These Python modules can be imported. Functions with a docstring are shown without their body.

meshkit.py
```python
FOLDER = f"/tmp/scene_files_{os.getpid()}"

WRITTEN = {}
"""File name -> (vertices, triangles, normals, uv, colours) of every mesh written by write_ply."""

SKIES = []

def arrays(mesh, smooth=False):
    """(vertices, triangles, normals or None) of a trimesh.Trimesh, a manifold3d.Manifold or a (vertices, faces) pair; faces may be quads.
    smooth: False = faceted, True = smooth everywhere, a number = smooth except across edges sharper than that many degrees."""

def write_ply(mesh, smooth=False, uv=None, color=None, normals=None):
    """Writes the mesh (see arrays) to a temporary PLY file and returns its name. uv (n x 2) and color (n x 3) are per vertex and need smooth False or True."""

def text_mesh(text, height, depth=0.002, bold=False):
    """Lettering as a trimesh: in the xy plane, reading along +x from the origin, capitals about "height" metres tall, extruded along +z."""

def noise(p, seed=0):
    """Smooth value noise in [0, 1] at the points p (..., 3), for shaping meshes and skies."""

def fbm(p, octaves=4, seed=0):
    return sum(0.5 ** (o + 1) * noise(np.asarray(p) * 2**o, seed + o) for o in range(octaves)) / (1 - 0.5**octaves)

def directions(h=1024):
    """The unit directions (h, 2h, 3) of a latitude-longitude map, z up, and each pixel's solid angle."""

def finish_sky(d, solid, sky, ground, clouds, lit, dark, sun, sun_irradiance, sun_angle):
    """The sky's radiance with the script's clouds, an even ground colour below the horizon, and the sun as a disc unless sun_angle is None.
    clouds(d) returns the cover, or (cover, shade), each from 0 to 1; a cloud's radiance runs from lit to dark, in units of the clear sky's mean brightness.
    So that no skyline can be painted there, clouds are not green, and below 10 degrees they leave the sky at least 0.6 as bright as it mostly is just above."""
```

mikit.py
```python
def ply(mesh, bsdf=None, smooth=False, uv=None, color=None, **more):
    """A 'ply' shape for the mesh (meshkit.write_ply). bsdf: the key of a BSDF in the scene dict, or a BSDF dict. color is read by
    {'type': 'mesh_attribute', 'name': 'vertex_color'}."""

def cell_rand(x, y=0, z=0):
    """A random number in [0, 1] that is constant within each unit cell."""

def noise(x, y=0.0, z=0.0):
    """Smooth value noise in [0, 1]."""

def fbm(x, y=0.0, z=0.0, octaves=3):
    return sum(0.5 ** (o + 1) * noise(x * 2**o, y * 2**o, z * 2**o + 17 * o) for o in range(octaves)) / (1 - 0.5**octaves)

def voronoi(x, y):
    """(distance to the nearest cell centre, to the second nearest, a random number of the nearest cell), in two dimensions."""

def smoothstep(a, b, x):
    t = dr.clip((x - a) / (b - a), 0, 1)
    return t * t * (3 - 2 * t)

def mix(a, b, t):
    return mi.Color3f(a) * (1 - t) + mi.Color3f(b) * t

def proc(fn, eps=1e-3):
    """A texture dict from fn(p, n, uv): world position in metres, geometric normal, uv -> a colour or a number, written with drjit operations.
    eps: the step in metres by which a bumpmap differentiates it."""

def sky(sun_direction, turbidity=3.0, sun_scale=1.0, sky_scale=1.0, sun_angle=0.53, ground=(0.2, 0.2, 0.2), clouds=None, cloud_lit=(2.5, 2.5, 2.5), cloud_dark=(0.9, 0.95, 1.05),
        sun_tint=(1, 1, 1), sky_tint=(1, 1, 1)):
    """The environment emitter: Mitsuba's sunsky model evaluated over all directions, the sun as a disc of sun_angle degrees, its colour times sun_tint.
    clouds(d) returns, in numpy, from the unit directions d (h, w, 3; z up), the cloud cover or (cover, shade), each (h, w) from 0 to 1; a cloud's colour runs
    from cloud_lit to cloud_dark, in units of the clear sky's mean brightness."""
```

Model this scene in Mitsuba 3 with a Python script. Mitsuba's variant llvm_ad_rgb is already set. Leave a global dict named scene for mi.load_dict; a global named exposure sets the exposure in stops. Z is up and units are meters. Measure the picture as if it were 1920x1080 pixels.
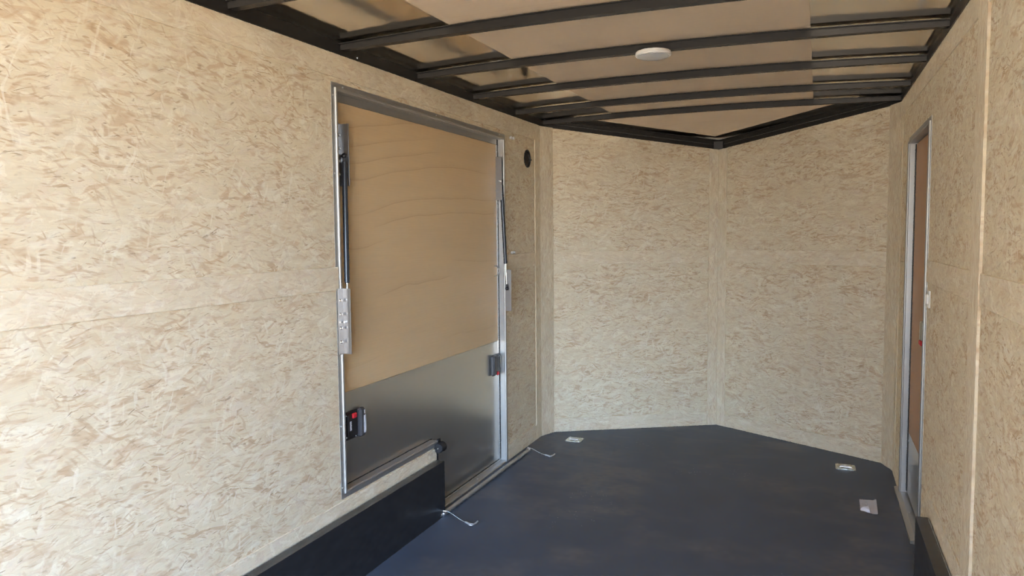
import math, random
import numpy as np, trimesh, drjit as dr, mitsuba as mi, mikit, meshkit
from shapely.geometry import Polygon, Point, box as sbox
from shapely.ops import unary_union
from mikit import noise, fbm, cell_rand, smoothstep, mix, proc

T = mi.ScalarTransform4f
scene, labels = {'type': 'scene'}, {}

# ------------------------------------------------------------------ camera, sky, sun, exposure
CX, CZ, YAW, PITCH, ROLL, F = 1.71245, 1.36165, 0.38703, 0.07119, -0.00953, 1407.87
exposure = 6.95
def camera():
    cy, sy, cp, sp, cr, sr = math.cos(YAW), math.sin(YAW), math.cos(PITCH), math.sin(PITCH), math.cos(ROLL), math.sin(ROLL)
    right = np.array([cy, sy, 0.0])
    fwd = np.array([-sy * cp, cy * cp, -sp])
    down = np.cross(fwd, right)
    up = -(sr * right + cr * down)
    o = np.array([CX, 0.0, CZ])
    return {'type': 'perspective', 'fov': math.degrees(2 * math.atan(960 / F)), 'fov_axis': 'x', 'near_clip': 0.02, 'far_clip': 500.0,
            'to_world': T().look_at(origin=o.tolist(), target=(o + fwd).tolist(), up=up.tolist())}
scene['camera'] = camera()
SUN = (0.75, 0.25, 0.90)
scene['sky'] = mikit.sky(SUN, turbidity=4.5, sun_scale=0.45, sky_scale=1.0, ground=(0.24, 0.21, 0.165))

# ------------------------------------------------------------------ dimensions (metres; x right, y forward, z up)
W = 2.13
YB = -0.70                      # the open rear end
YN = 4.80                       # where the V nose begins
NV = (W / 2, 5.413)             # the nose's vertex
ZT = 2.056                      # top of the walls (bottom of the roof rails) at y = 2.5
def ztop(y): return ZT + 0.009 * (y - 2.5)
ZNV = 1.936                     # top of the nose walls at the vertex

# ------------------------------------------------------------------ materials
def rgb(*c): return {'type': 'rgb', 'value': list(c)}
def srgb(r, g, b): return tuple(float(((v / 255 + 0.055) / 1.055) ** 2.4) for v in (r, g, b))
def princ(key, color, rough=0.5, metallic=0.0, spec=0.5, **k):
    c = color if isinstance(color, dict) else rgb(*color)
    scene[key] = {'type': 'twosided', 'bsdf': {'type': 'principled', 'base_color': c, 'roughness': rough, 'metallic': metallic, 'specular': spec, **k}}

STRAND = [  # (angle, cell length, cell width, strand half length, strand half width, presence)
    (0.10, .190, .070, .085, .024, .9), (-0.45, .180, .080, .075, .026, .8), (0.55, .190, .070, .080, .022, .8), (1.30, .16, .09, .07, .018, .45),
    (-0.15, .150, .050, .062, .015, .8), (0.30, .130, .042, .052, .010, .7), (-0.95, .15, .06, .06, .010, .45), (0.02, .110, .032, .040, .007, .6), (-0.30, .100, .028, .036, .005, .6), (0.20, .09, .022, .028, .0035, .6)]
def strand_mask(u, v, k, par):
    ang, L, Wd, hl, hw, pr = par
    ca, sa = math.cos(ang), math.sin(ang)
    a, b = ca * u + sa * v, -sa * u + ca * v
    row = dr.floor(b / Wd)
    a = a + L * cell_rand(row, k, 7)
    col = dr.floor(a / L)
    r1, r2, r3, r4 = cell_rand(col, row, k + 11), cell_rand(col, row, k + 31), cell_rand(col, row, k + 51), cell_rand(col, row, k + 71)
    da, db = a - (col + 0.5) * L - (r2 - .5) * (L - 2 * hl) * .8, b - (row + 0.5) * Wd - (r4 - .5) * (Wd - 2 * hw) * .8
    t = (r1 - 0.5) * 0.7
    x, y = da + t * db, db - t * da
    rag = (noise(u * 210, v * 210, k) - .5)
    rag2 = (noise(u * 60, v * 60, k + 9) - .5)
    x = x + rag * .014; y = y + rag * hw * .6 + rag2 * hw * .7
    lw = hw * (0.35 + 0.65 * r2); ll = hl * (0.35 + 0.65 * r4)
    m = smoothstep(lw, lw * .55, dr.abs(y)) * smoothstep(ll, ll * .80, dr.abs(x) + dr.abs(y) * .9)
    return dr.select(r3 < pr, m, 0), r1, r2, y
def fleck(u, v, k, ang, fu, fv, lo, hi):
    ca, sa = math.cos(ang), math.sin(ang)
    a, b = ca * u + sa * v, -sa * u + ca * v
    a, b = a + .03 * (noise(a * 9, b * 9, k + 1) - .5), b + (noise(a * 6, b * 7, k + 2) - .5) * .07 + (noise(a * 19, b * 19, k + 4) - .5) * .022
    f = noise(a * fu, b * fv, k) * .66 + noise(a * fu * 2.3, b * fv * 1.9, k + 3) * .34
    return smoothstep(lo, hi, f)
def osb(p, n, uv, calm=1.0):
    u, v = mi.Float(uv.x), mi.Float(uv.y)
    u, v = u + (noise(u * 14, v * 14) - .5) * .014, v + (noise(u * 11 + 5, v * 17) - .5) * .016
    c = mix((.68, .595, .45), (.62, .53, .385), fbm(u * 22, v * 60))
    for k, par in enumerate(STRAND):
        m, r1, r2, y = strand_mask(u, v, 100 * k, par)
        col = mix((.735, .655, .515), (.655, .565, .42), r2)
        q = cell_rand(dr.floor(r1 * 9973), k)
        col = mix(col, (.54, .425, .295), smoothstep(.70, 1.0, q) * (.8 if k > 3 else .4))
        col = mix(col, (.63, .515, .42), smoothstep(.80, .84, cell_rand(dr.floor(r2 * 9973), k + 5)) * .4)
        col = mix(col, (.775, .71, .58), smoothstep(.16, .12, q) * .6)
        col = col * (.95 + .10 * noise(u * 25 + r1 * 50, y * 900))
        c = mix(c, col, m * .72)
    patch = smoothstep(.25, .70, fbm(u * 7, v * 11, 3)) * .65 + .35
    fibre = .75 + .5 * noise(u * 60, v * 600, 2)
    for k, (ang, fu, fv, lo, hi, col, w) in enumerate((
            (.03, 14, 80, .61, .82, (.54, .405, .27), .8), (-.20, 20, 100, .63, .83, (.50, .36, .225), .8), (.26, 18, 95, .64, .84, (.53, .385, .25), .75),
            (-.06, 30, 170, .68, .88, (.43, .295, .175), .8), (.16, 36, 230, .76, .92, (.30, .20, .12), .85), (-.34, 26, 150, .70, .90, (.46, .32, .195), .75),
            (1.25, 14, 80, .70, .86, (.78, .72, .61), .5), (.1, 13, 60, .64, .82, (.77, .71, .59), .5), (-.9, 24, 110, .72, .88, (.50, .37, .24), .6))):
        c = mix(c, col, dr.clip(fleck(u, v, 40 + 10 * k, ang, fu, fv, lo, hi) * patch * fibre, 0, 1) * (w * calm))
    return c * (.97 + .06 * noise(u * 30, v * 700)) * mi.Color3f(.99, .99, .955)
def osb_strip(p, n, uv): return osb(p, n, uv, .5) * mi.Color3f(1.03, 1.03, 1.05)
princ('osb', proc(osb), .75, spec=.25)
princ('osb_strip', proc(osb_strip), .75, spec=.25)

def luan(base, dark, sc):
    def fn(p, n, uv):
        u, v = mi.Float(uv.x), mi.Float(uv.y)
        big = noise(u * .9 + 2, v * 1.1, 3) - .5
        wob = v + .16 * big + .07 * (noise(u * 2.3, v * 2.7, 9) - .5) + .014 * (noise(u * 9, v * 7, 4) - .5) + .05 * u * (noise(u * .5, v * .7, 6) - .3)
        s = wob * sc
        f = s - dr.floor(s)
        keep = smoothstep(.1, .6, cell_rand(dr.floor(s), 3, 1)) * smoothstep(.3, .6, noise(u * 1.6, dr.floor(s) * 3.7, 8))
        line = smoothstep(.0, .035, f) * (smoothstep(.09, .045, f) * .7 + smoothstep(.35, .05, f) * .3) * keep
        band = fbm(u * .8, v * 6, 5)
        fine = noise(u * 8, v * 420) * .6 + noise(u * 30, v * 900) * .4
        c = mix(base, dark, line * .48 + (band - .5) * .40)
        return c * (.96 + .06 * fine)
    return proc(fn)
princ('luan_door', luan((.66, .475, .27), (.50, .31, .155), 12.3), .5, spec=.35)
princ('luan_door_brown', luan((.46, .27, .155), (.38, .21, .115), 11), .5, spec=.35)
princ('luan_ceiling', luan((.63, .51, .375), (.58, .455, .32), 5), .6, spec=.3)

princ('aluminium', (.55, .56, .57), .25, 1.0)
princ('aluminium_satin', (.42, .415, .40), .40, .75)
princ('bracket_metal', (.33, .33, .335), .26, .9)
def skin_rough(p, n, uv): return .075 + .03 * fbm(p.x * 2, p.y * 4)
scene['roof_metal'] = {'type': 'twosided', 'bsdf': {'type': 'principled', 'base_color': rgb(.74, .70, .64), 'metallic': 1.0, 'roughness': proc(skin_rough), 'specular': .5}}
princ('door_metal', (.58, .56, .52), .22, .92)
princ('black_steel', (.018, .017, .016), .42, spec=.42)
def box_col(p, n, uv): return mix((.014, .015, .017), (.03, .031, .033), fbm(p.x * 40, p.y * 25, p.z * 40) * .6)
princ('black_box', proc(box_col), .27, spec=.6)
princ('steel_edge', (.075, .078, .072), .4, spec=.5)
princ('rubber', (.012, .013, .016), .5, spec=.4)
princ('black_plastic', (.018, .018, .021), .38, spec=.5)
princ('dark_plastic', (.055, .057, .064), .4, spec=.5)
princ('red_plastic', (.62, .025, .04), .35, spec=.5)
princ('white_plastic', (.80, .79, .76), .35, spec=.5)
princ('lens', (.52, .53, .53), .3, spec=.5)
princ('label_paper', (.62, .64, .70), .6)
princ('chrome', (.86, .88, .90), .14, 1.0)
princ('bright_steel', (.78, .80, .82), .30, .65)
princ('zinc', (.62, .62, .56), .3, 1.0)
princ('exterior', (.75, .75, .75), .4)
princ('unseen_wall_dark', (.06, .06, .06), .8)  # for the unseen wall that shades the right side
princ('void', (.02, .02, .02), .9)
princ('strut_black', (.022, .027, .036), .3, spec=.6)
def floor_col(p, n, uv):
    x, y = p.x, p.y
    c = mix((.056, .071, .096), (.076, .094, .124), fbm(x * 3, y * 2.2))
    dust = smoothstep(.52, .80, fbm(x * 2.6 + 3, y * 3.4 + 1, 2, octaves=4)) * (.4 + .6 * noise(x * 40, y * 40))
    c = mix(c, (.150, .135, .118), dust * .5)
    scuff = smoothstep(.64, .78, noise(x * 9 + y * 3, y * 22)) * smoothstep(.5, .7, noise(x * 1.4, y * 1.1 + 7))
    c = mix(c, (.13, .12, .105), scuff * .18)
    speck = smoothstep(.992, .996, cell_rand(dr.floor(x * 190), dr.floor(y * 190), 4)) * smoothstep(.55, .75, noise(x * 3, y * 3, 8))
    return mix(c, (.35, .33, .30), speck * .5)
def floor_bump(p, n, uv): return .0006 * fbm(p.x * 160, p.y * 160)
princ('floor_coat', proc(floor_col), .50, spec=.3)
def gravel(p, n, uv): return mix((.21, .185, .145), (.29, .26, .21), fbm(p.x * 9, p.y * 9, octaves=4))
princ('gravel', proc(gravel), .9)
def paper_col(p, n, uv):
    u, v = mi.Float(uv.x), mi.Float(uv.y)
    row, f = dr.floor(u * 16), u * 16 - dr.floor(u * 16)
    ink = dr.select((f > .3) & (f < .75) & (row > 1) & (row < 8) & (v > .45) & (v < .88) & (cell_rand(dr.floor(v * 40), row, 2) > .35), .45, 0.)
    return mix((.52, .52, .55), (.2, .2, .22), ink)
princ('sticker', proc(paper_col), .6)
princ('paper_flap_lit', (.72, .76, .86), .6)  # light on the raised flap put into a paler, bluish paper colour

# ------------------------------------------------------------------ helpers
def put(key, mesh, mat, smooth=False, uv=None, **lab):
    k, i = key, 1
    while k in scene:
        k = f'{key}_{i:03d}'; i += 1
    scene[k] = mikit.ply(mesh, mat, smooth, uv=uv)
    if lab: labels[k] = lab
    return k
def lab(key, label, category=None, group=None, kind=None):
    d = {'label': label}
    if category: d['category'] = category
    if group: d['group'] = group
    if kind: d['kind'] = kind
    labels[key] = d
def cat(*m): return trimesh.util.concatenate([x for y in m for x in (y if isinstance(y, list) else [y])])
def cbox(lo, hi, c=.001):
    lo, hi = np.minimum(lo, hi).astype(float), np.maximum(lo, hi).astype(float)
    c = min(c, .45 * (hi - lo).min())
    pts = []
    for sx in (0, 1):
        for sy in (0, 1):
            for sz in (0, 1):
                s = np.array([sx, sy, sz]); base = np.where(s, hi, lo); inw = np.where(s, -c, c)
                for ax in range(3):
                    q = base + inw; q[ax] = base[ax]; pts.append(q)
    return trimesh.convex.convex_hull(np.array(pts))
def tube(path, r, n=14, cap=True):
    path = np.asarray(path, float); m = len(path)
    r = np.broadcast_to(r, m)
    tan = np.gradient(path, axis=0); tan /= np.linalg.norm(tan, axis=1, keepdims=True)
    up = np.array([0, 0, 1.0]) if abs(tan[0][2]) < .9 else np.array([1.0, 0, 0])
    v, f = [], []
    a = np.cross(tan[0], up); a /= np.linalg.norm(a)
    for i in range(m):
        a = a - tan[i] * (a @ tan[i]); a /= np.linalg.norm(a); b = np.cross(tan[i], a)
        for k in range(n):
            t = 2 * math.pi * k / n
            v.append(path[i] + r[i] * (math.cos(t) * a + math.sin(t) * b))
    for i in range(m - 1):
        for k in range(n):
            p, q = i * n + k, i * n + (k + 1) % n
            f += [[p, q, q + n], [p, q + n, p + n]]
    if cap:
        v += [path[0], path[-1]]; c0, c1 = m * n, m * n + 1
        for k in range(n):
            f += [[c0, (k + 1) % n, k], [c1, (m - 1) * n + k, (m - 1) * n + (k + 1) % n]]
    t = trimesh.Trimesh(np.array(v), np.array(f), process=False)
    if t.volume < 0: t.invert()
    return t
def rod(a, b, r, n=16, ch=.0):
    a, b = np.asarray(a, float), np.asarray(b, float); L = np.linalg.norm(b - a); c = min(ch, L * .3); d = (b - a) / L
    if ch <= 0: return tube([a, b], r, n)
    return tube([a, a + d * c, b - d * c, b], [r - c, r, r, r - c], n)
def lathe(prof, center, axis=(0, 0, 1), n=32):
    m = trimesh.creation.revolve(np.array(prof, float), sections=n)
    if m.volume < 0: m.invert()
    m.apply_transform(trimesh.geometry.align_vectors([0, 0, 1], axis)); m.apply_translation(center); return m
def extrude(poly, h):
    ms = [trimesh.creation.extrude_polygon(g, h, engine='earcut') for g in getattr(poly, 'geoms', [poly])]
    return cat(ms)
def mapped(poly, h, o, ea, eb, en):
    """poly's (a, b) -> o + a ea + b eb, thickness h along en; returns mesh and its plane coordinates."""
    m = extrude(poly, h); v = np.array(m.vertices); ea, eb, en = (np.asarray(x, float) for x in (ea, eb, en))
    w = np.asarray(o, float) + v[:, :1] * ea + v[:, 1:2] * eb + v[:, 2:] * en
    t = trimesh.Trimesh(w, m.faces, process=False)
    if np.dot(np.cross(ea, eb), en) < 0: t.invert()
    return t, v[:, :2].copy()
rng = random.Random(7)
def board(key, poly, h, o, ea, eb, en, vertical=False, mat='osb', **l):
    m, ab = mapped(poly, h, o, ea, eb, en)
    if vertical: ab = ab[:, ::-1]
    return put(key, m, mat, uv=ab + np.array([rng.uniform(0, 40), rng.uniform(0, 40)]), **l)
def batten(key, a0, a1, b0, b1, h, o, ea, eb, en, vertical=False):
    c = .0015
    pts = [(a, b, 0) for a in (a0, a1) for b in (b0, b1)] + [(a, b, h - c) for a in (a0, a1) for b in (b0, b1)] + [(a, b, h) for a in (a0 + c, a1 - c) for b in (b0 + c, b1 - c)]
    m = trimesh.convex.convex_hull(np.array(pts)); m.unmerge_vertices(); v = np.array(m.vertices)
    ea, eb, en = (np.asarray(x, float) for x in (ea, eb, en))
    w = np.asarray(o, float) + v[:, :1] * ea + v[:, 1:2] * eb + v[:, 2:] * en
    t = trimesh.Trimesh(w, m.faces, process=False)
    if np.dot(np.cross(ea, eb), en) < 0: t.invert()
    ab = v[:, :2] if not vertical else v[:, [1, 0]]
    return put(key, t, 'osb_strip', uv=ab + np.array([rng.uniform(0, 40), rng.uniform(0, 40)]))
def strip(profile, p0, p1, out, nrm, m0=0.0, m1=0.0):
    """A moulding: profile (a along out, d along nrm) run from p0 to p1, mitred by m0, m1."""
    p0, p1, out, nrm = (np.asarray(x, float) for x in (p0, p1, out, nrm)); L = np.linalg.norm(p1 - p0); d = (p1 - p0) / L
    m = extrude(profile, L); v = np.array(m.vertices); end = v[:, 2] > L / 2
    s = np.where(end, L + v[:, 0] * m1, -v[:, 0] * m0)
    w = p0 + v[:, :1] * out + v[:, 1:2] * nrm + s[:, None] * d
    t = trimesh.Trimesh(w, m.faces, process=False)
    if t.volume < 0: t.invert()
    return t
def dome(c, axis, r=.004, h=.003):
    return lathe([(0, 0), (r, 0), (r, h * .35), (r * .7, h * .85), (0, h)], c, axis, 12)

EX, EY, EZ = np.eye(3)
SEAM0, SEAM1 = 1.153, 1.243     # the batten over the panels' seam

# ------------------------------------------------------------------ floor, ground
fl = Polygon([(0, YB), (W, YB), (W, 4.745), (W - .045, 4.832), NV, (.045, 4.832), (0, 4.745)])
fl = fl.union(sbox(-.055, 2.44, 0.01, 4.075)).union(sbox(W - .01, 3.51, W + .055, 4.26))
m, _ = mapped(fl, .03, (0, 0, -.03), EX, EY, EZ)
put('floor', m, 'floor_coat'); lab('floor', 'black coated trailer floor with pale dust, ending in a V nose', kind='structure')
m, _ = mapped(sbox(-40, -60, 40, 40), .05, (0, 0, -.62), EX, EY, EZ)
put('ground', m, 'gravel'); lab('ground', 'pale gravel ground outside the open rear end', kind='structure')
m, _ = mapped(sbox(-22, -.62, -.95, 4.2), .25, (-.25, 0, 0), EY, EZ, EX)  # out of view, placed to keep sky light off the right wall
put('wall_unseen_shade', m, 'unseen_wall_dark'); lab('wall_unseen_shade', 'unseen dark wall left of the open rear end, placed to shade the right wall', kind='structure')
# ------------------------------------------------------------------ left wall
Y0, Y1, DZ = 2.435, 4.08, 1.918          # opening of the wide left door
NOTCH_Y, NOTCH_Z = 3.212, .357
shell, _ = mapped(sbox(YB, -.35, 4.83, 2.16), .02, (-.085, 0, 0), EY, EZ, EX)
put('wall_left', shell, 'exterior'); lab('wall_left', 'long left wall clad in oriented strand board', kind='structure')
hole = sbox(Y0, -.1, Y1, DZ).difference(sbox(Y0 - .1, -.2, NOTCH_Y, NOTCH_Z))
full = Polygon([(YB, 0), (4.765, 0), (4.765, ztop(4.765)), (YB, ztop(YB))]).difference(hole).difference(Point(4.475, 1.838).buffer(.05))
seam = (SEAM0 + SEAM1) / 2
O, A, B, N = (-.012, 0, 0), EY, EZ, EX
board('wall_left__panel', full.intersection(sbox(YB, seam + .001, 4.9, 3)), .012, O, A, B, N)
for g in full.intersection(sbox(YB, -1, 4.9, seam - .001)).geoms: board('wall_left__panel', g, .012, O, A, B, N)
BT = .005
O = (0, 0, 0)
batten('wall_left__batten', YB, Y0 - .012, SEAM0, SEAM1, BT, O, A, B, N)
batten('wall_left__batten', Y1 + .028, 4.60, SEAM0, SEAM1, BT, O, A, B, N)
board('wall_left__batten', Polygon([(YB, 1.950), (4.60, 1.972), (4.60, ztop(4.6)), (YB, ztop(YB))]), BT, O, A, B, N, mat='osb_strip')
batten('wall_left__batten', YB, 3.195, .0, .322, BT, O, A, B, N)
batten('wall_left__batten', Y1 + .03, 4.60, .0, .10, BT, O, A, B, N)
batten('wall_left__batten', 4.604, 4.70, .0, ztop(4.6) - .0002, BT, O, A, B, N, True)
# ------------------------------------------------------------------ right wall
R0, R1, RZ = 3.505, 4.265, 1.80
m, _ = mapped(sbox(YB, -.35, 4.83, 2.16), .02, (W + .085, 0, 0), EY, EZ, -EX)
put('wall_right', m, 'exterior'); lab('wall_right', 'right wall clad in strand board with seam battens', kind='structure')
full = Polygon([(YB, 0), (4.765, 0), (4.765, ztop(4.765)), (YB, ztop(YB))]).difference(sbox(R0, -.1, R1, RZ))
O, N = (W + .012, 0, 0), -EX
board('wall_right__panel', full.intersection(sbox(YB, seam + .001, 2.4549, 3)), .012, O, A, B, N)
board('wall_right__panel', full.intersection(sbox(2.4551, seam + .001, 4.9, 3)), .012, O, A, B, N)
board('wall_right__panel', full.intersection(sbox(YB, -1, 2.4549, seam - .001)), .012, O, A, B, N)
for g in full.intersection(sbox(2.4551, -1, 4.9, seam - .001)).geoms: board('wall_right__panel', g, .012, O, A, B, N)
O = (W, 0, 0)
batten('wall_right__batten', 2.388, 2.52, .0, ztop(2.38), .008, O, A, B, N, True)
batten('wall_right__batten', YB, 2.386, SEAM0, SEAM1, BT, O, A, B, N)
batten('wall_right__batten', 2.522, R0 - .03, SEAM0, SEAM1, BT, O, A, B, N)
for y0, y1 in ((YB, 2.386), (2.522, 4.60)):
    board('wall_right__batten', Polygon([(y0, ztop(y0) - .088), (y1, ztop(y1) - .088), (y1, ztop(y1)), (y0, ztop(y0))]), BT, O, A, B, N, mat='osb_strip')
batten('wall_right__batten', 2.522, 3.3, .0, .345, BT, O, A, B, N)
batten('wall_right__batten', 4.604, 4.70, .0, ztop(4.6), BT, O, A, B, N, True)
batten('wall_right__batten', R1 + .03, 4.60, .0, .10, BT, O, A, B, N)
# ------------------------------------------------------------------ the V nose
def nose(side):
    s = 1 if side == 'left' else -1
    x0 = 0 if s > 0 else W
    a = np.array([x0, YN, 0.0]); e = np.array([NV[0] - x0, NV[1] - YN, 0.0]); L = np.linalg.norm(e); e /= L
    n = np.array([e[1], -e[0], 0]) * s          # towards the room
    k = f'wall_front_{side}'
    zt0, zt1 = ztop(YN), ZNV
    m, _ = mapped(sbox(-.14, -.35, L + .03, 2.2), .02, a - n * .05, e, EZ, n)
    put(k, m, 'exterior'); lab(k, f'{side} strand board wall of the V-shaped trailer nose', kind='structure')
    zl = lambda t: zt0 + (zt1 - zt0) * t / L
    full = Polygon([(-.02, 0), (L, 0), (L, zl(L)), (-.02, zl(-.02))])
    board(k + '__panel', full.intersection(sbox(-1, seam + .001, 9, 9)), .012, a - n * .012, e, EZ, n)
    board(k + '__panel', full.intersection(sbox(-1, -1, 9, seam - .001)), .012, a - n * .012, e, EZ, n)
    BN = .004
    batten(k + '__batten', .055, L - .072, SEAM0, SEAM1, BN, a, e, EZ, n)
    batten(k + '__batten', .055, L - .072, 0, .092, BN, a, e, EZ, n)
    q = Polygon([(.055, zl(.055) - .088), (L - .072, zl(L - .072) - .082), (L - .072, zl(L - .072)), (.055, zl(.055))])
    board(k + '__batten', q, BN, a, e, EZ, n)
    batten(k + '__batten', L - .070, L - .004, 0, zl(L - .01), .006, a, e, EZ, n, True)
    # the chamfered corner strip between the side wall and the nose
    p0 = np.array([x0 + s * .0, 4.70, 0]); p1 = a + e * .052 + n * .004
    d = p1 - p0; l = np.linalg.norm(d); d /= l; nn = np.array([d[1], -d[0], 0]) * s
    batten(k + '__corner_strip', 0, l, 0, ztop(4.7) - .004, .006, p0, d, EZ, nn, True)
    return a, e, n, L, zl
NL, NR = nose('left'), nose('right')
# ------------------------------------------------------------------ roof
def zbow(x, y): return 2.072 + .007 * (y - 2.5) + .016 * (1 - ((x - W / 2) / (W / 2)) ** 2)      # bottom of the bows
def zskin(x, y): return 2.104 + .007 * (y - 2.5) + .024 * (1 - ((x - W / 2) / (W / 2)) ** 2)     # roof sheet
def arch_sheet(x0, x1, y0, y1, off, th, nx=24):
    xs = np.linspace(x0, x1, nx + 1); v, f = [], []
    for y in (y0, y1):
        for x in xs: v += [(x, y, zskin(x, y) + off), (x, y, zskin(x, y) + off + th)]
    k = 2 * (nx + 1)
    for i in range(nx):
        a, b, c, d = 2 * i, 2 * i + 2, k + 2 * i, k + 2 * i + 2
        f += [[a, c, d], [a, d, b], [a + 1, b + 1, d + 1], [a + 1, d + 1, c + 1], [a, b, b + 1], [a, b + 1, a + 1], [c, c + 1, d + 1], [c, d + 1, d]]
    e = 2 * nx
    f += [[0, 1, k + 1], [0, k + 1, k], [e, k + e, k + e + 1], [e, k + e + 1, e + 1]]
    v = np.array(v, float); m = trimesh.Trimesh(v, np.array(f), process=False); m.fix_normals()
    return m, v[:, :2][:, ::1]
m, _ = arch_sheet(-.085, W + .085, YB, 4.80, 0, .004)
YL = 4.78                                                     # the last bow
def nose_sheet(inset, off, th):
    xs = np.linspace(-.085 + inset, W + .085 - inset, 25); top, bot = [], []
    ap = np.array([W / 2, NV[1] + .05 - inset * .9, 2.005])
    v = [(x, YL, zskin(x, YL) + off) for x in xs] + [tuple(ap + [0, 0, off])]
    v += [(x, y, z + th) for x, y, z in v]
    n = 26; f = []
    for i in range(24): f += [[i, i + 1, 25], [n + i + 1, n + i, n + 25], [i + 1, i, n + i], [i + 1, n + i, n + i + 1]]
    f += [[0, 25, n + 25], [0, n + 25, n], [25, 24, n + 24], [25, n + 24, n + 25]]
    v = np.array(v, float); t = trimesh.Trimesh(v, np.array(f), process=False); t.fix_normals(); return t
ceil = cat(m, nose_sheet(0, 0, .004))
put('ceiling', ceil, 'roof_metal', smooth=20); lab('ceiling', 'arched sheet metal roof with black bows and wood panels', kind='structure')
for y0, y1 in ((YB + .05, .672), (.676, 1.888), (1.892, 3.088), (3.092, 4.775)):
    m, ab = arch_sheet(.470, 1.672, y0, y1, -.005, .0035, 12)
    put('ceiling__wood_panel', m, 'luan_ceiling', uv=np.array(ab)[:, ::1] + np.array([y0 * 3.1, y0]), label='pale plywood panel laid above the bows')
m = nose_sheet(.30, -.005, .0035)
put('ceiling__wood_panel', m, 'luan_ceiling', uv=np.array(m.vertices)[:, :2].copy(), label='triangular plywood panel in the nose')
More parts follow.
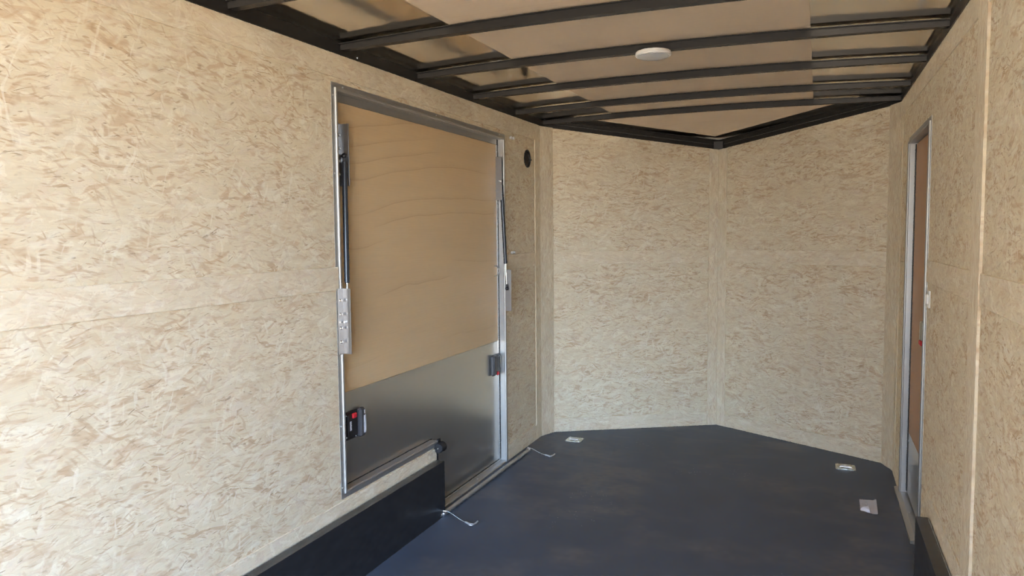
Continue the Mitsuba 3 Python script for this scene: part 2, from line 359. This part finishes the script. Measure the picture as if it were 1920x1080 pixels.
def bow(y, w=.034, hat=True):
    xs = np.linspace(.004, W - .004, 33); v, f = [], []
    for x in xs:
        zb, zt = zbow(x, y), zskin(x, y) - .0085
        fl_ = .010
        sec = [(-w / 2, zb), (w / 2, zb), (w / 2, zt - .003), (w / 2 + fl_, zt - .003), (w / 2 + fl_, zt), (-w / 2 - fl_, zt), (-w / 2 - fl_, zt - .003), (-w / 2, zt - .003)]
        v += [(x, y + a, max(z, zb + .0005 if i > 1 else z)) for i, (a, z) in enumerate(sec)]
    k = 8
    for i in range(len(xs) - 1):
        for j in range(k):
            a, b = i * k + j, i * k + (j + 1) % k
            f += [[a, b, b + k], [a, b + k, a + k]]
    for base in (0, (len(xs) - 1) * k):
        f += [[base + i, base + j, base + l] for i, j, l in ((0, 1, 2), (0, 2, 7), (3, 4, 5), (3, 5, 6), (2, 3, 6), (2, 6, 7))]
    t = trimesh.Trimesh(np.array(v, float), np.array(f), process=False); t.fix_normals(); return t
for y in (-.51 + .12, .09, .69, 1.29, 1.895, 2.49, 3.09, 3.69, 4.29, YL):
    put('ceiling__roof_bow', bow(y), 'black_steel', smooth=30)
# roof rails along the walls (square tube with a lower lip) and the nose plates
prof = unary_union([sbox(0, -.06, .030, .004), sbox(.030, -.06, .052, .0015), sbox(-.0035, -.06, 0, .010)])
for i, (x, n) in enumerate(((0, EX), (W, -EX))):
    p0, p1 = np.array([x, YB, ztop(YB)]), np.array([x, 4.80, ztop(4.80)])
    k = f'trim_{i + 1}'
    put(k, strip(prof, p0, p1, EZ, n), 'black_steel'); lab(k, f"black steel roof rail along the top of the {'left' if i == 0 else 'right'} wall", kind='structure')
def nose_plate(i, side, NN):
    a, e, n, L, zl = NN
    p0, p1 = a + np.array([0, 0, zl(0)]), a + e * L + np.array([0, 0, zl(L)])
    d = (p1 - p0) / np.linalg.norm(p1 - p0); up = np.cross(n, d) if side == 'left' else np.cross(d, n)
    if up[2] < 0: up = -up
    pr = unary_union([sbox(-.002, -.05, .024, .008), sbox(.024, -.05, .055, .003), sbox(.055, -.05, .062, .012)])
    k = f'trim_{i}'
    put(k + '__folded_edge', strip(sbox(.0245, .0, .0275, .0095), p0 + (p1 - p0) * .03, p0 + (p1 - p0) * .985, up, n), 'steel_edge', label='paler folded edge')
    put(k, strip(pr, p0, p1, up, n, 0, -.0), 'black_steel')
    lab(k, f'black folded steel plate on top of the {side} nose wall', kind='structure')
nose_plate(3, 'left', NL); nose_plate(4, 'right', NR)
put('trim_4__corner_plate', trimesh.convex.convex_hull(np.array([(W / 2 + a * .03, NV[1] - .022 - abs(a) * .018 - b, z) for a in (-1, 0, 1) for b in (0, -.008) for z in (ZNV + .001, ZNV + .050)])), 'black_steel')
put('trim_1__screw', dome((.004, 2.585, 2.066), EX, .004, .004), 'chrome')

# ------------------------------------------------------------------ left door: frame, leaf
bead = Point(.001, .004).buffer(.0065, 8)
FP = unary_union([sbox(-.002, .0, .026, .0022), bead, sbox(-.004, -.055, -.001, .006)])
def frame(k, x, nrm, y0, y1, z0a, z0b, z1, mat='aluminium_satin'):
    n = np.asarray(nrm, float)
    put(k + '__head_rail', strip(FP, (x, y0, z1), (x, y1, z1), EZ, n, 1, 1), mat)
    put(k + '__jamb', strip(FP, (x, y0, z0a), (x, y0, z1), -EY, n, 1 if z0a > .1 else 0, 1), mat)
    put(k + '__jamb', strip(FP, (x, y1, z0b), (x, y1, z1), EY, n, 0, 1), mat)
frame('trim_5', 0, EX, Y0, Y1, NOTCH_Z, .004, DZ)
labels['trim_5'] = {'label': 'aluminium frame around the wide left door', 'kind': 'structure'}
put('trim_5__bottom_rail', strip(FP, (0, Y0, NOTCH_Z), (0, NOTCH_Y - .012, NOTCH_Z), -EZ, EX, 1, 0), 'aluminium_satin')
sill = Polygon([(-.058, -.004), (.006, -.004), (.006, .004), (.0, .010), (-.03, .013), (-.033, .018), (-.040, .018), (-.043, .013), (-.058, .013)])
put('trim_5__sill', strip(sill, (0, NOTCH_Y + .004, 0), (0, Y1 + .07, 0), EX, EZ), 'aluminium_satin', label='flat aluminium door sill on the floor')
for y, z in ((Y0 - .016, 1.895), (Y0 - .018, 1.60), (Y0 - .017, .62), (Y0 - .017, .375), (Y0 + .05, DZ + .016), (3.25, DZ + .016), (4.02, DZ + .016), (Y1 + .017, .72), (Y1 + .017, 1.42)):
    put('trim_5__screw', dome((.0022, y, z), EX), 'chrome')
put('trim_5__screw', dome((-.012, 3.7, .0115), EZ), 'chrome')
# notch edge: black seal post and rubber bumper at the wheel box's end
put('trim_5__edge_post', cbox((-.055, NOTCH_Y - .012, .0), (.004, NOTCH_Y + .002, NOTCH_Z + .002), .002), 'rubber', label='black upright edge strip')
# leaf
LX = -.034
def leaf_poly(z0, z1):
    return sbox(Y0 + .008, z0, Y1 - .026, z1).difference(sbox(0, -.1, NOTCH_Y + .004, NOTCH_Z + .002))
LS = .735
def leaf(k, poly, mat, th=.012, x=LX, n=EX, **l):
    m, ab = mapped(poly, th, (x - th * n[0], 0, 0), EY, EZ, n)
    return put(k, m, mat, uv=ab, **l)
leaf('door_1', leaf_poly(.016, DZ - .004), 'exterior', .012, LX - .012)
lab('door_1', 'wide left side door, plywood above and grey metal below', kind='structure')
leaf('door_1__wood_panel', leaf_poly(LS + .0005, DZ - .035), 'luan_door', label='plain plywood upper panel')
leaf('door_1__metal_panel', leaf_poly(.020, LS - .0005), 'door_metal', label='grey sheet metal lower panel')
leaf('door_1__top_edge', sbox(Y0 + .008, DZ - .034, Y1 - .010, DZ - .004), 'aluminium_satin', .014, LX + .003)
leaf('door_1__side_edge', sbox(Y1 - .0255, .02, Y1 - .0205, DZ - .036), 'aluminium', .014, LX + .004)
leaf('door_1__weather_seal', sbox(Y1 - .020, .02, Y1 - .0005, DZ - .004), 'rubber', .016, LX + .004, label='black rubber seal')
leaf('door_1__weather_seal', sbox(Y0 + .003, NOTCH_Z + .004, Y0 + .0075, DZ - .004), 'rubber', .016, LX + .004, label='black rubber seal')
leaf('door_1__weather_seal', sbox(NOTCH_Y + .006, .018, Y1 - .01, .0225), 'rubber', .012, LX + .003, label='black rubber seal')
leaf('door_1__weather_seal', sbox(Y0 + .01, NOTCH_Z + .003, NOTCH_Y, NOTCH_Z + .006), 'rubber', .012, LX + .003, label='black rubber seal')
# slam latches
def latch(k, x, n, y, z, flip=1):
    """y: the edge towards the jamb; flip = +1 when the handle lies towards +y."""
    n = np.asarray(n, float)
    def bx(a0, a1, z0, z1, d0, d1, c=.004):
        return cbox(np.array([x + n[0] * d0, y + flip * a0, z + z0]), np.array([x + n[0] * d1, y + flip * a1, z + z1]), c)
    put(k, bx(0, .088, -.058, .058, 0, .007, .003), 'black_plastic', label='black slam latch with a red tab')
    put(k + '__handle', bx(.082, .122, -.060, .060, 0, .026, .008), 'dark_plastic')
    put(k + '__housing', bx(.010, .080, -.046, .046, .006, .013, .005), 'black_plastic')
    zt = .040 if flip > 0 else -.052
    put(k + '__red_tab', bx(.034, .064, zt - .012, zt + .010, .012, .022, .004), 'red_plastic', label='red release tab')
    if flip > 0:
        put(k + '__sticker', bx(.022, .034, -.020, .018, .0128, .0136, .0003), 'label_paper', label='small white label')
        put(k + '__sticker', bx(.107, .114, .034, .050, .0255, .0264, .0003), 'label_paper', label='tiny pale mark on the handle')
        put(k + '__sticker', bx(.103, .120, -.045, .028, .0255, .0264, .0003), 'label_paper', label='long white label on the handle')
    else:
        put(k + '__bolt_plate', bx(-.004, .006, -.03, .04, .006, .015, .002), 'zinc')
    for a, b in ((.006, .044), (.006, -.044), (.072, -.052)):
        put(k + '__screw', dome(np.array([x + n[0] * .007, y + flip * a, z + b]), n, .0035, .003), 'chrome')
latch('door_1__latch', LX, EX, 2.487, .597)
def latch2():
    k = 'door_1__latch_001'
    latch(k, LX, EX, 4.062, .602, -1)
latch2()
# small wire catch on the leaf's edge
def catch():
    k = 'door_1__catch'
    y, z = 4.035, 1.15
    pts = [(LX + .002, y - .02, z + .03), (LX + .012, y - .006, z + .028), (LX + .016, y + .012, z + .006), (LX + .016, y + .012, z - .006), (LX + .012, y - .006, z - .028), (LX + .002, y - .02, z - .03)]
    put(k, tube(pts, .003, 8), 'chrome', smooth=40, label='small wire catch')
catch()

# ------------------------------------------------------------------ gas struts with their angle brackets
def angle(base, fold_y, z0, z1, side, leg, hgt):
    """An angle: base leg on the plane x = base from fold_y towards side, standing leg at fold_y towards the room."""
    t = .003
    pr = unary_union([sbox(0, 0, leg, t), sbox(0, 0, t, hgt)]).buffer(.0006)
    return strip(pr, (base, fold_y, z0), (base, fold_y, z1), (0, side, 0), EX)
def gas_strut(k, up, lo, ub, lb, side, label):
    """ub, lb: (base x, fold y, z0, z1) of the two brackets."""
    up, lo = np.array(up), np.array(lo); d = (up - lo) / np.linalg.norm(up - lo)
    L = np.linalg.norm(up - lo)
    body0 = lo + d * (L * .232)
    put(k + '__cylinder', rod(body0, up - d * .022, .0105, 20, .002), 'strut_black', smooth=40)
    put(k + '__rod', rod(lo + d * .012, body0 + d * .004, .0045, 12), 'chrome', smooth=40, label='bright piston rod')
    for q, s in ((up, -1), (lo, 1)):
        e = put(k + '__ball_end', cat(lathe([(0, -.011), (.006, -.0095), (.010, -.005), (.011, 0), (.010, .005), (.006, .0095), (0, .011)], q, (0, 1, 0), 16), rod(q + s * d * .006, q + s * d * .026, .0062, 12)), 'black_plastic', smooth=40)
    for (x, fy, z0, z1), q in ((ub, up), (lb, lo)):
        b = put(k + '__bracket', angle(x, fy, z0, z1, side, .036, .036), 'bracket_metal', label='polished angle bracket')
        n = 4
        for i in range(n):
            z = z0 + (z1 - z0) * (i + .9) / (n + .75)
            put(b + '__bolt', cat(lathe([(0, 0), (.0058, 0), (.0058, .0035), (.004, .005), (0, .0055)], (x + .003, fy + side * .020, z), EX, 6)), 'chrome')
        put(b + '__stud', rod((q[0], fy - .012, q[2]), (q[0], fy + .012, q[2]), .0045, 10), 'chrome')
    lab(k, label, 'gas strut', 'gas struts of the wide door')
gas_strut('gas_strut', (-.010, 2.500, 1.674), (.023, 2.450, 1.03), (LX + .0002, 2.517, 1.557, 1.800), (.0106, 2.437, .905, 1.160), -1,
          'black gas strut on angle brackets at the near edge of the wide door')
gas_strut('gas_strut_001', (-.006, 4.066, 1.672), (.024, 4.064, 1.045), (LX + .0002, 4.050, 1.562, 1.812), (.0106, 4.074, .912, 1.155), 1,
          'black gas strut at the far edge of the wide door, nearer the nose')

# ------------------------------------------------------------------ right door
frame('trim_6', W, -EX, R0, R1, .02, .02, RZ)
labels['trim_6'] = {'label': 'aluminium frame of the narrow right side door', 'kind': 'structure'}
put('trim_6__sill', strip(Polygon([(-.022, 0), (.06, 0), (.06, .016), (.046, .016), (.043, .022), (.036, .022), (.033, .018), (.0, .019), (-.022, .012)]), (W, 3.60, .0), (W, R1 + .10, .0), EX, EZ), 'aluminium_satin', label='flat aluminium sill plate')
put('trim_6__screw', dome((W + .01, 3.95, .0185), EZ), 'chrome')
RX = W + .026
def rleaf(k, poly, mat, th=.012, x=RX, **l):
    m, ab = mapped(poly, th, (x + th, 0, 0), EY, EZ, -EX)
    return put(k, m, mat, uv=ab[:, ::-1].copy() if 'wood' in k else ab, **l)
rleaf('door_2', sbox(R0 + .006, .03, R1 - .006, RZ - .004), 'exterior', .012, RX + .012)
lab('door_2', 'narrow right side door with brown wood panel and metal foot', kind='structure')
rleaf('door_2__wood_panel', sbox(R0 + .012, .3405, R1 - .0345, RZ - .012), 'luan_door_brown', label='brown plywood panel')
rleaf('door_2__metal_panel', sbox(R0 + .012, .034, R1 - .0345, .3395), 'door_metal', label='grey metal lower panel')
rleaf('door_2__weather_seal', sbox(R1 - .034, .034, R1 - .0015, RZ - .012), 'rubber', .014, RX - .003, label='black rubber seal')
put('door_2__screw', dome((RX, 3.80, .235), -EX, .005, .004), 'chrome')
put('door_2__screw', dome((RX, R1 - .05, .30), -EX, .004, .003), 'chrome')
put('door_2__latch', cbox((RX, 3.590, .862), (RX - .014, 3.700, .972), .003), 'black_plastic', label='dark latch with a red tab')
put('door_2__latch__handle', cbox((RX - .013, 3.650, .885), (RX - .026, 3.697, .968), .004), 'zinc')
put('door_2__latch__red_tab', cbox((RX - .013, 3.64, .864), (RX - .028, 3.698, .884), .003), 'red_plastic', label='red release tab')

# ------------------------------------------------------------------ things
# wheel boxes: bent sheet tops and fronts
def wheel_box(k, x, s, label):
    d, zt, y0, y1, t = .052, .269, YB + .05, 3.182, .003
    pr = unary_union([sbox(.0092, zt - t, d, zt), sbox(d - t, .0005, d, zt)]).buffer(.0008)
    def run(p, yy0, yy1): return strip(p, (x, yy0, 0), (x, yy1, 0), (s, 0, 0), EZ)
    put(k + '__cover', run(pr, y0, y1), 'black_box')
    put(k + '__end_plate', run(sbox(.0092, .001, d - .004, zt - .004), y1 - .004, y1), 'black_box')
    put(k + '__rear_plate', run(sbox(.0092, .001, d - .004, zt - .004), y0, y0 + .004), 'black_box')
    edge = run(Polygon([(.0096, zt + .0002), (.0125, zt + .0002), (.0125, zt + .0016), (.0096, zt + .0016)]), y0 + .01, y1 - .01)
    put(k + '__top_seam', edge, 'aluminium_satin')
    lab(k, label, 'wheel box', 'wheel boxes along the walls')
wheel_box('wheel_box', 0, 1, 'long black wheel box along the foot of the left wall')
wheel_box('wheel_box_001', W, -1, 'black wheel box at the foot of the right wall')
# rubber bumper
c = np.array([.0, 3.205, .330])
put('rubber_bumper__roller', cat(rod((.020, 3.178, .327), (.020, 3.232, .327), .024, 28, .003)), 'rubber', smooth=35)
put('rubber_bumper__screw', dome((.020, 3.178, .327), -EY, .0035, .003), 'chrome')
put('rubber_bumper__bracket', cbox((.0025, 3.196, .30), (.012, 3.226, .366), .002), 'black_plastic')
lab('rubber_bumper', 'round black rubber bumper above the front end of the left wheel box', 'bumper')
# vent grommet
put('vent_cap__rim', lathe([(.046, -.004), (.056, -.0005), (.057, .002), (.053, .005), (.046, .004), (.045, 0), (.046, -.004)], (.0005, 4.475, 1.838), EX, 40), 'rubber', smooth=40)
put('vent_cap__cap', lathe([(0, -.006), (.0455, -.006), (.0455, -.004), (.03, -.002), (0, -.001)], (0, 4.475, 1.838), EX, 40), 'void', smooth=40)
put('vent_cap__tab', rod((.004, 4.535, 1.835), (.008, 4.535, 1.835), .004, 10), 'rubber')
lab('vent_cap', 'round black vent plug high on the left wall near the nose', 'vent')
# wire stubs
for i, (y, z, t) in enumerate(((4.19, 1.938, 'above'), (4.18, 1.253, 'beside'))):
    k = 'wire_stub' if i == 0 else 'wire_stub_001'
    x0 = .0001 if i == 0 else BT
    put(k + '__sleeve', rod((x0, y, z), (x0 + .011, y, z), .0085, 12, .001), 'white_plastic', smooth=40)
    put(k + '__sleeve', rod((x0, y + .042, z), (x0 + .011, y + .042, z), .0085, 12, .001), 'white_plastic', smooth=40)
    put(k + '__wire', tube([(x0 + .002, y - .004, z), (x0 + .008, y + .015, z), (x0 + .004, y + .064, z - .001)], .002, 8), 'zinc')
    lab(k, 'pair of tiny white wire ends level with the top of the wide door frame' if i == 0 else 'pair of tiny white wire ends level with the wall panel seam', 'wire end', 'wire ends beside the wide door')
# dome light on the third bow
LC = (1.085, 3.068)
zb = zbow(*LC)
put('dome_light__body', lathe([(0, 0), (.060, 0), (.068, -.003), (.0715, -.010), (.0715, -.017), (.069, -.0205), (.064, -.0215), (0, -.0215)], (LC[0], LC[1], zb - .0002), EZ, 56), 'white_plastic', smooth=35)
put('dome_light__lens', lathe([(0, -.0218), (.063, -.0218), (.0635, -.0225), (.055, -.0265), (.03, -.0295), (0, -.0305)], (LC[0], LC[1], zb), EZ, 56), 'lens', smooth=35)
lab('dome_light', 'round white dome light on a black roof bow', 'light')
# tie-down rings
def tie_down(k, cx, cy, rot, label):
    M = T = trimesh.transformations.translation_matrix((cx, cy, 0)) @ trimesh.transformations.rotation_matrix(rot, EZ)
    def g(name, m, mat, smooth=False):
        m = m.copy(); m.apply_transform(M); put(k + '__' + name, m, mat, smooth=smooth)
    s = .053
    plate = sbox(-s + .012, -s + .012, s - .012, s - .012).buffer(.012, 6).difference(Point(0, 0).buffer(.036, 24))
    m, _ = mapped(plate, .003, (0, 0, .0003), EX, EY, EZ); g('plate', m, 'zinc')
    g('dish', lathe([(.036, .0034), (.039, .0042), (.042, .0034), (.040, .0030), (.034, .0012), (.02, .0008), (0, .0008), (0, .0004), (.036, .0004), (.036, .0034)], (0, 0, 0), EZ, 32), 'zinc', 35)
    th = np.linspace(-.15, math.pi + .15, 25)
    ring = np.stack([.027 * np.cos(th), .027 * np.sin(th) - .010, .0070 + .002 * np.clip(np.sin(th), 0, 1)], 1)
    g('ring', tube(ring, .0045, 10), 'chrome', 40)
    g('bar', cat(rod((-.03, -.012, .0075), (.03, -.012, .0075), .0045, 12, .001), cbox((-.014, -.020, .003), (.014, -.004, .0125), .003)), 'chrome', 40)
    for a in (-1, 1):
        for b in (-1, 1): g('bolt', dome(np.array([a * .041, b * .041, .0033]), EZ, .0055, .0035), 'chrome')
    lab(k, label, 'tie-down ring', 'tie-down rings in the floor')
tie_down('tie_down_ring', .242, 4.680, .0, 'recessed steel tie-down ring in the floor by the left nose wall')
tie_down('tie_down_ring_001', 1.882, 4.664, .0, 'recessed steel tie-down ring in the floor by the right nose wall')
# floor bar with two cable lanyards
put('floor_bar__tube', rod((.052, 3.168, .0122), (.056, 4.31, .0122), .0115, 20, .001), 'aluminium_satin', smooth=40)
for y, d in ((3.160, -1), (4.318, 1)):
    b = put('floor_bar__clevis', cat(rod((.052, y - .004, .0125), (.052, y + .012, .0125), .0125, 20, .002), cbox((.044, y - .008, .0195), (.068, y + .008, .0275), .003)), 'chrome', smooth=35)
put('floor_bar__hook', cat(rod((.050, 3.142, .010), (.050, 3.156, .012), .007, 12, .002), rod((.036, 3.118, .007), (.050, 3.142, .009), .006, 12, .002)), 'chrome', smooth=40)
lab('floor_bar', 'round aluminium bar lying on the floor along the door sill', 'bar')
def lanyard(k, pts, pin, label):
    pts = np.array(pts, float); t = np.linspace(0, 1, len(pts)); tt = np.linspace(0, 1, 40)
    path = np.stack([np.interp(tt, t, pts[:, i]) for i in range(3)], 1)
    for _ in range(12): path[1:-1] = .25 * path[:-2] + .5 * path[1:-1] + .25 * path[2:]
    put(k + '__cable', tube(path, .0016, 8), 'bright_steel', smooth=40)
    d = path[-1] - path[-4]; d /= np.linalg.norm(d)
    put(k + '__ferrule', rod(path[-1] - d * .004, path[-1] + d * .036, .0045, 12, .001), 'bright_steel', smooth=40)
    e = path[-1] + d * .046
    th = np.linspace(0, 2 * math.pi, 21)
    put(k + '__pin', cat(tube([e + np.array([.0, .0, .002]), e + np.array([.012, .012, .006]), e + np.array(pin)], .0042, 10), tube(np.stack([e[0] - .006 + .010 * np.cos(th), e[1] + .010 * np.sin(th), np.full(21, .006)], 1), .0025, 8, False)), 'bright_steel', smooth=40)
    lab(k, label, 'cable', 'cables of the floor bar')
lanyard('cable_lanyard', [(.048, 3.160, .0295), (.075, 3.166, .0280), (.115, 3.154, .018), (.16, 3.137, .006), (.192, 3.123, .005)], (.010, .040, .006), 'thin steel cable with a pin at the near end of the floor bar')
lanyard('cable_lanyard_001', [(.048, 4.318, .0295), (.078, 4.314, .026), (.125, 4.299, .012), (.160, 4.287, .005), (.180, 4.279, .005)], (.012, .036, .006), 'thin steel cable with a pin at the far end of the floor bar')
# sticker sheet on the floor
def paper():
    P00, P10, P11, P01 = np.array([1.927, 3.949]), np.array([2.002, 3.905]), np.array([2.008, 4.125]), np.array([1.930, 4.120])
    n = 16; v, uv, f = [], [], []
    for j in range(n + 1):
        for i in range(n + 1):
            s, t = i / n, j / n
            q = (P00 * (1 - s) + P10 * s) * (1 - t) + (P01 * (1 - s) + P11 * s) * t
            v.append((q[0], q[1], .0012 + .010 * max(0, s - .7) ** 2 * 8 + .002 * math.sin(3 * t + 2 * s) ** 2)); uv.append((s, t))
    for j in range(n):
        for i in range(n):
            a = j * (n + 1) + i; f += [[a, a + 1, a + n + 2], [a, a + n + 2, a + n + 1]]
    put('paper_sheet__sheet', trimesh.Trimesh(np.array(v), np.array(f), process=False), 'sticker', smooth=True, uv=np.array(uv))
    A_, B_, C_ = np.array([P00[0] - .001, P00[1] + .006, .004]), np.array([1.968, 3.926, .004]), np.array([1.965, 3.995, .016])
    D_ = (A_ + B_) / 2 + np.array([0, 0, .0])
    v, f, m = [], [], 8
    for j in range(m + 1):
        for i in range(m + 1):
            s, t = i / m, j / m
            q = (A_ * (1 - s) + B_ * s) * (1 - t) + C_ * t
            q = q + np.array([0, 0, .012 * math.sin(math.pi * min(t * 1.2, 1)) * (1 - t)]); v.append(q)
    for j in range(m):
        for i in range(m):
            a = j * (m + 1) + i; f += [[a, a + 1, a + m + 2], [a, a + m + 2, a + m + 1]]
    put('paper_sheet__folded_corner', trimesh.Trimesh(np.array(v), np.array(f), process=False), 'paper_flap_lit', smooth=True)
    lab('paper_sheet', 'small white printed sheet with a folded corner on the black floor', 'paper')
paper()
# light switch by the right door
put('light_switch__plate', cbox((W, 3.375, 1.052), (W - .006, 3.425, 1.122), .002), 'white_plastic')
put('light_switch__rocker', cbox((W - .005, 3.388, 1.068), (W - .014, 3.412, 1.106), .003), 'white_plastic')
lab('light_switch', 'small white light switch on the right wall beside the narrow door', 'switch')
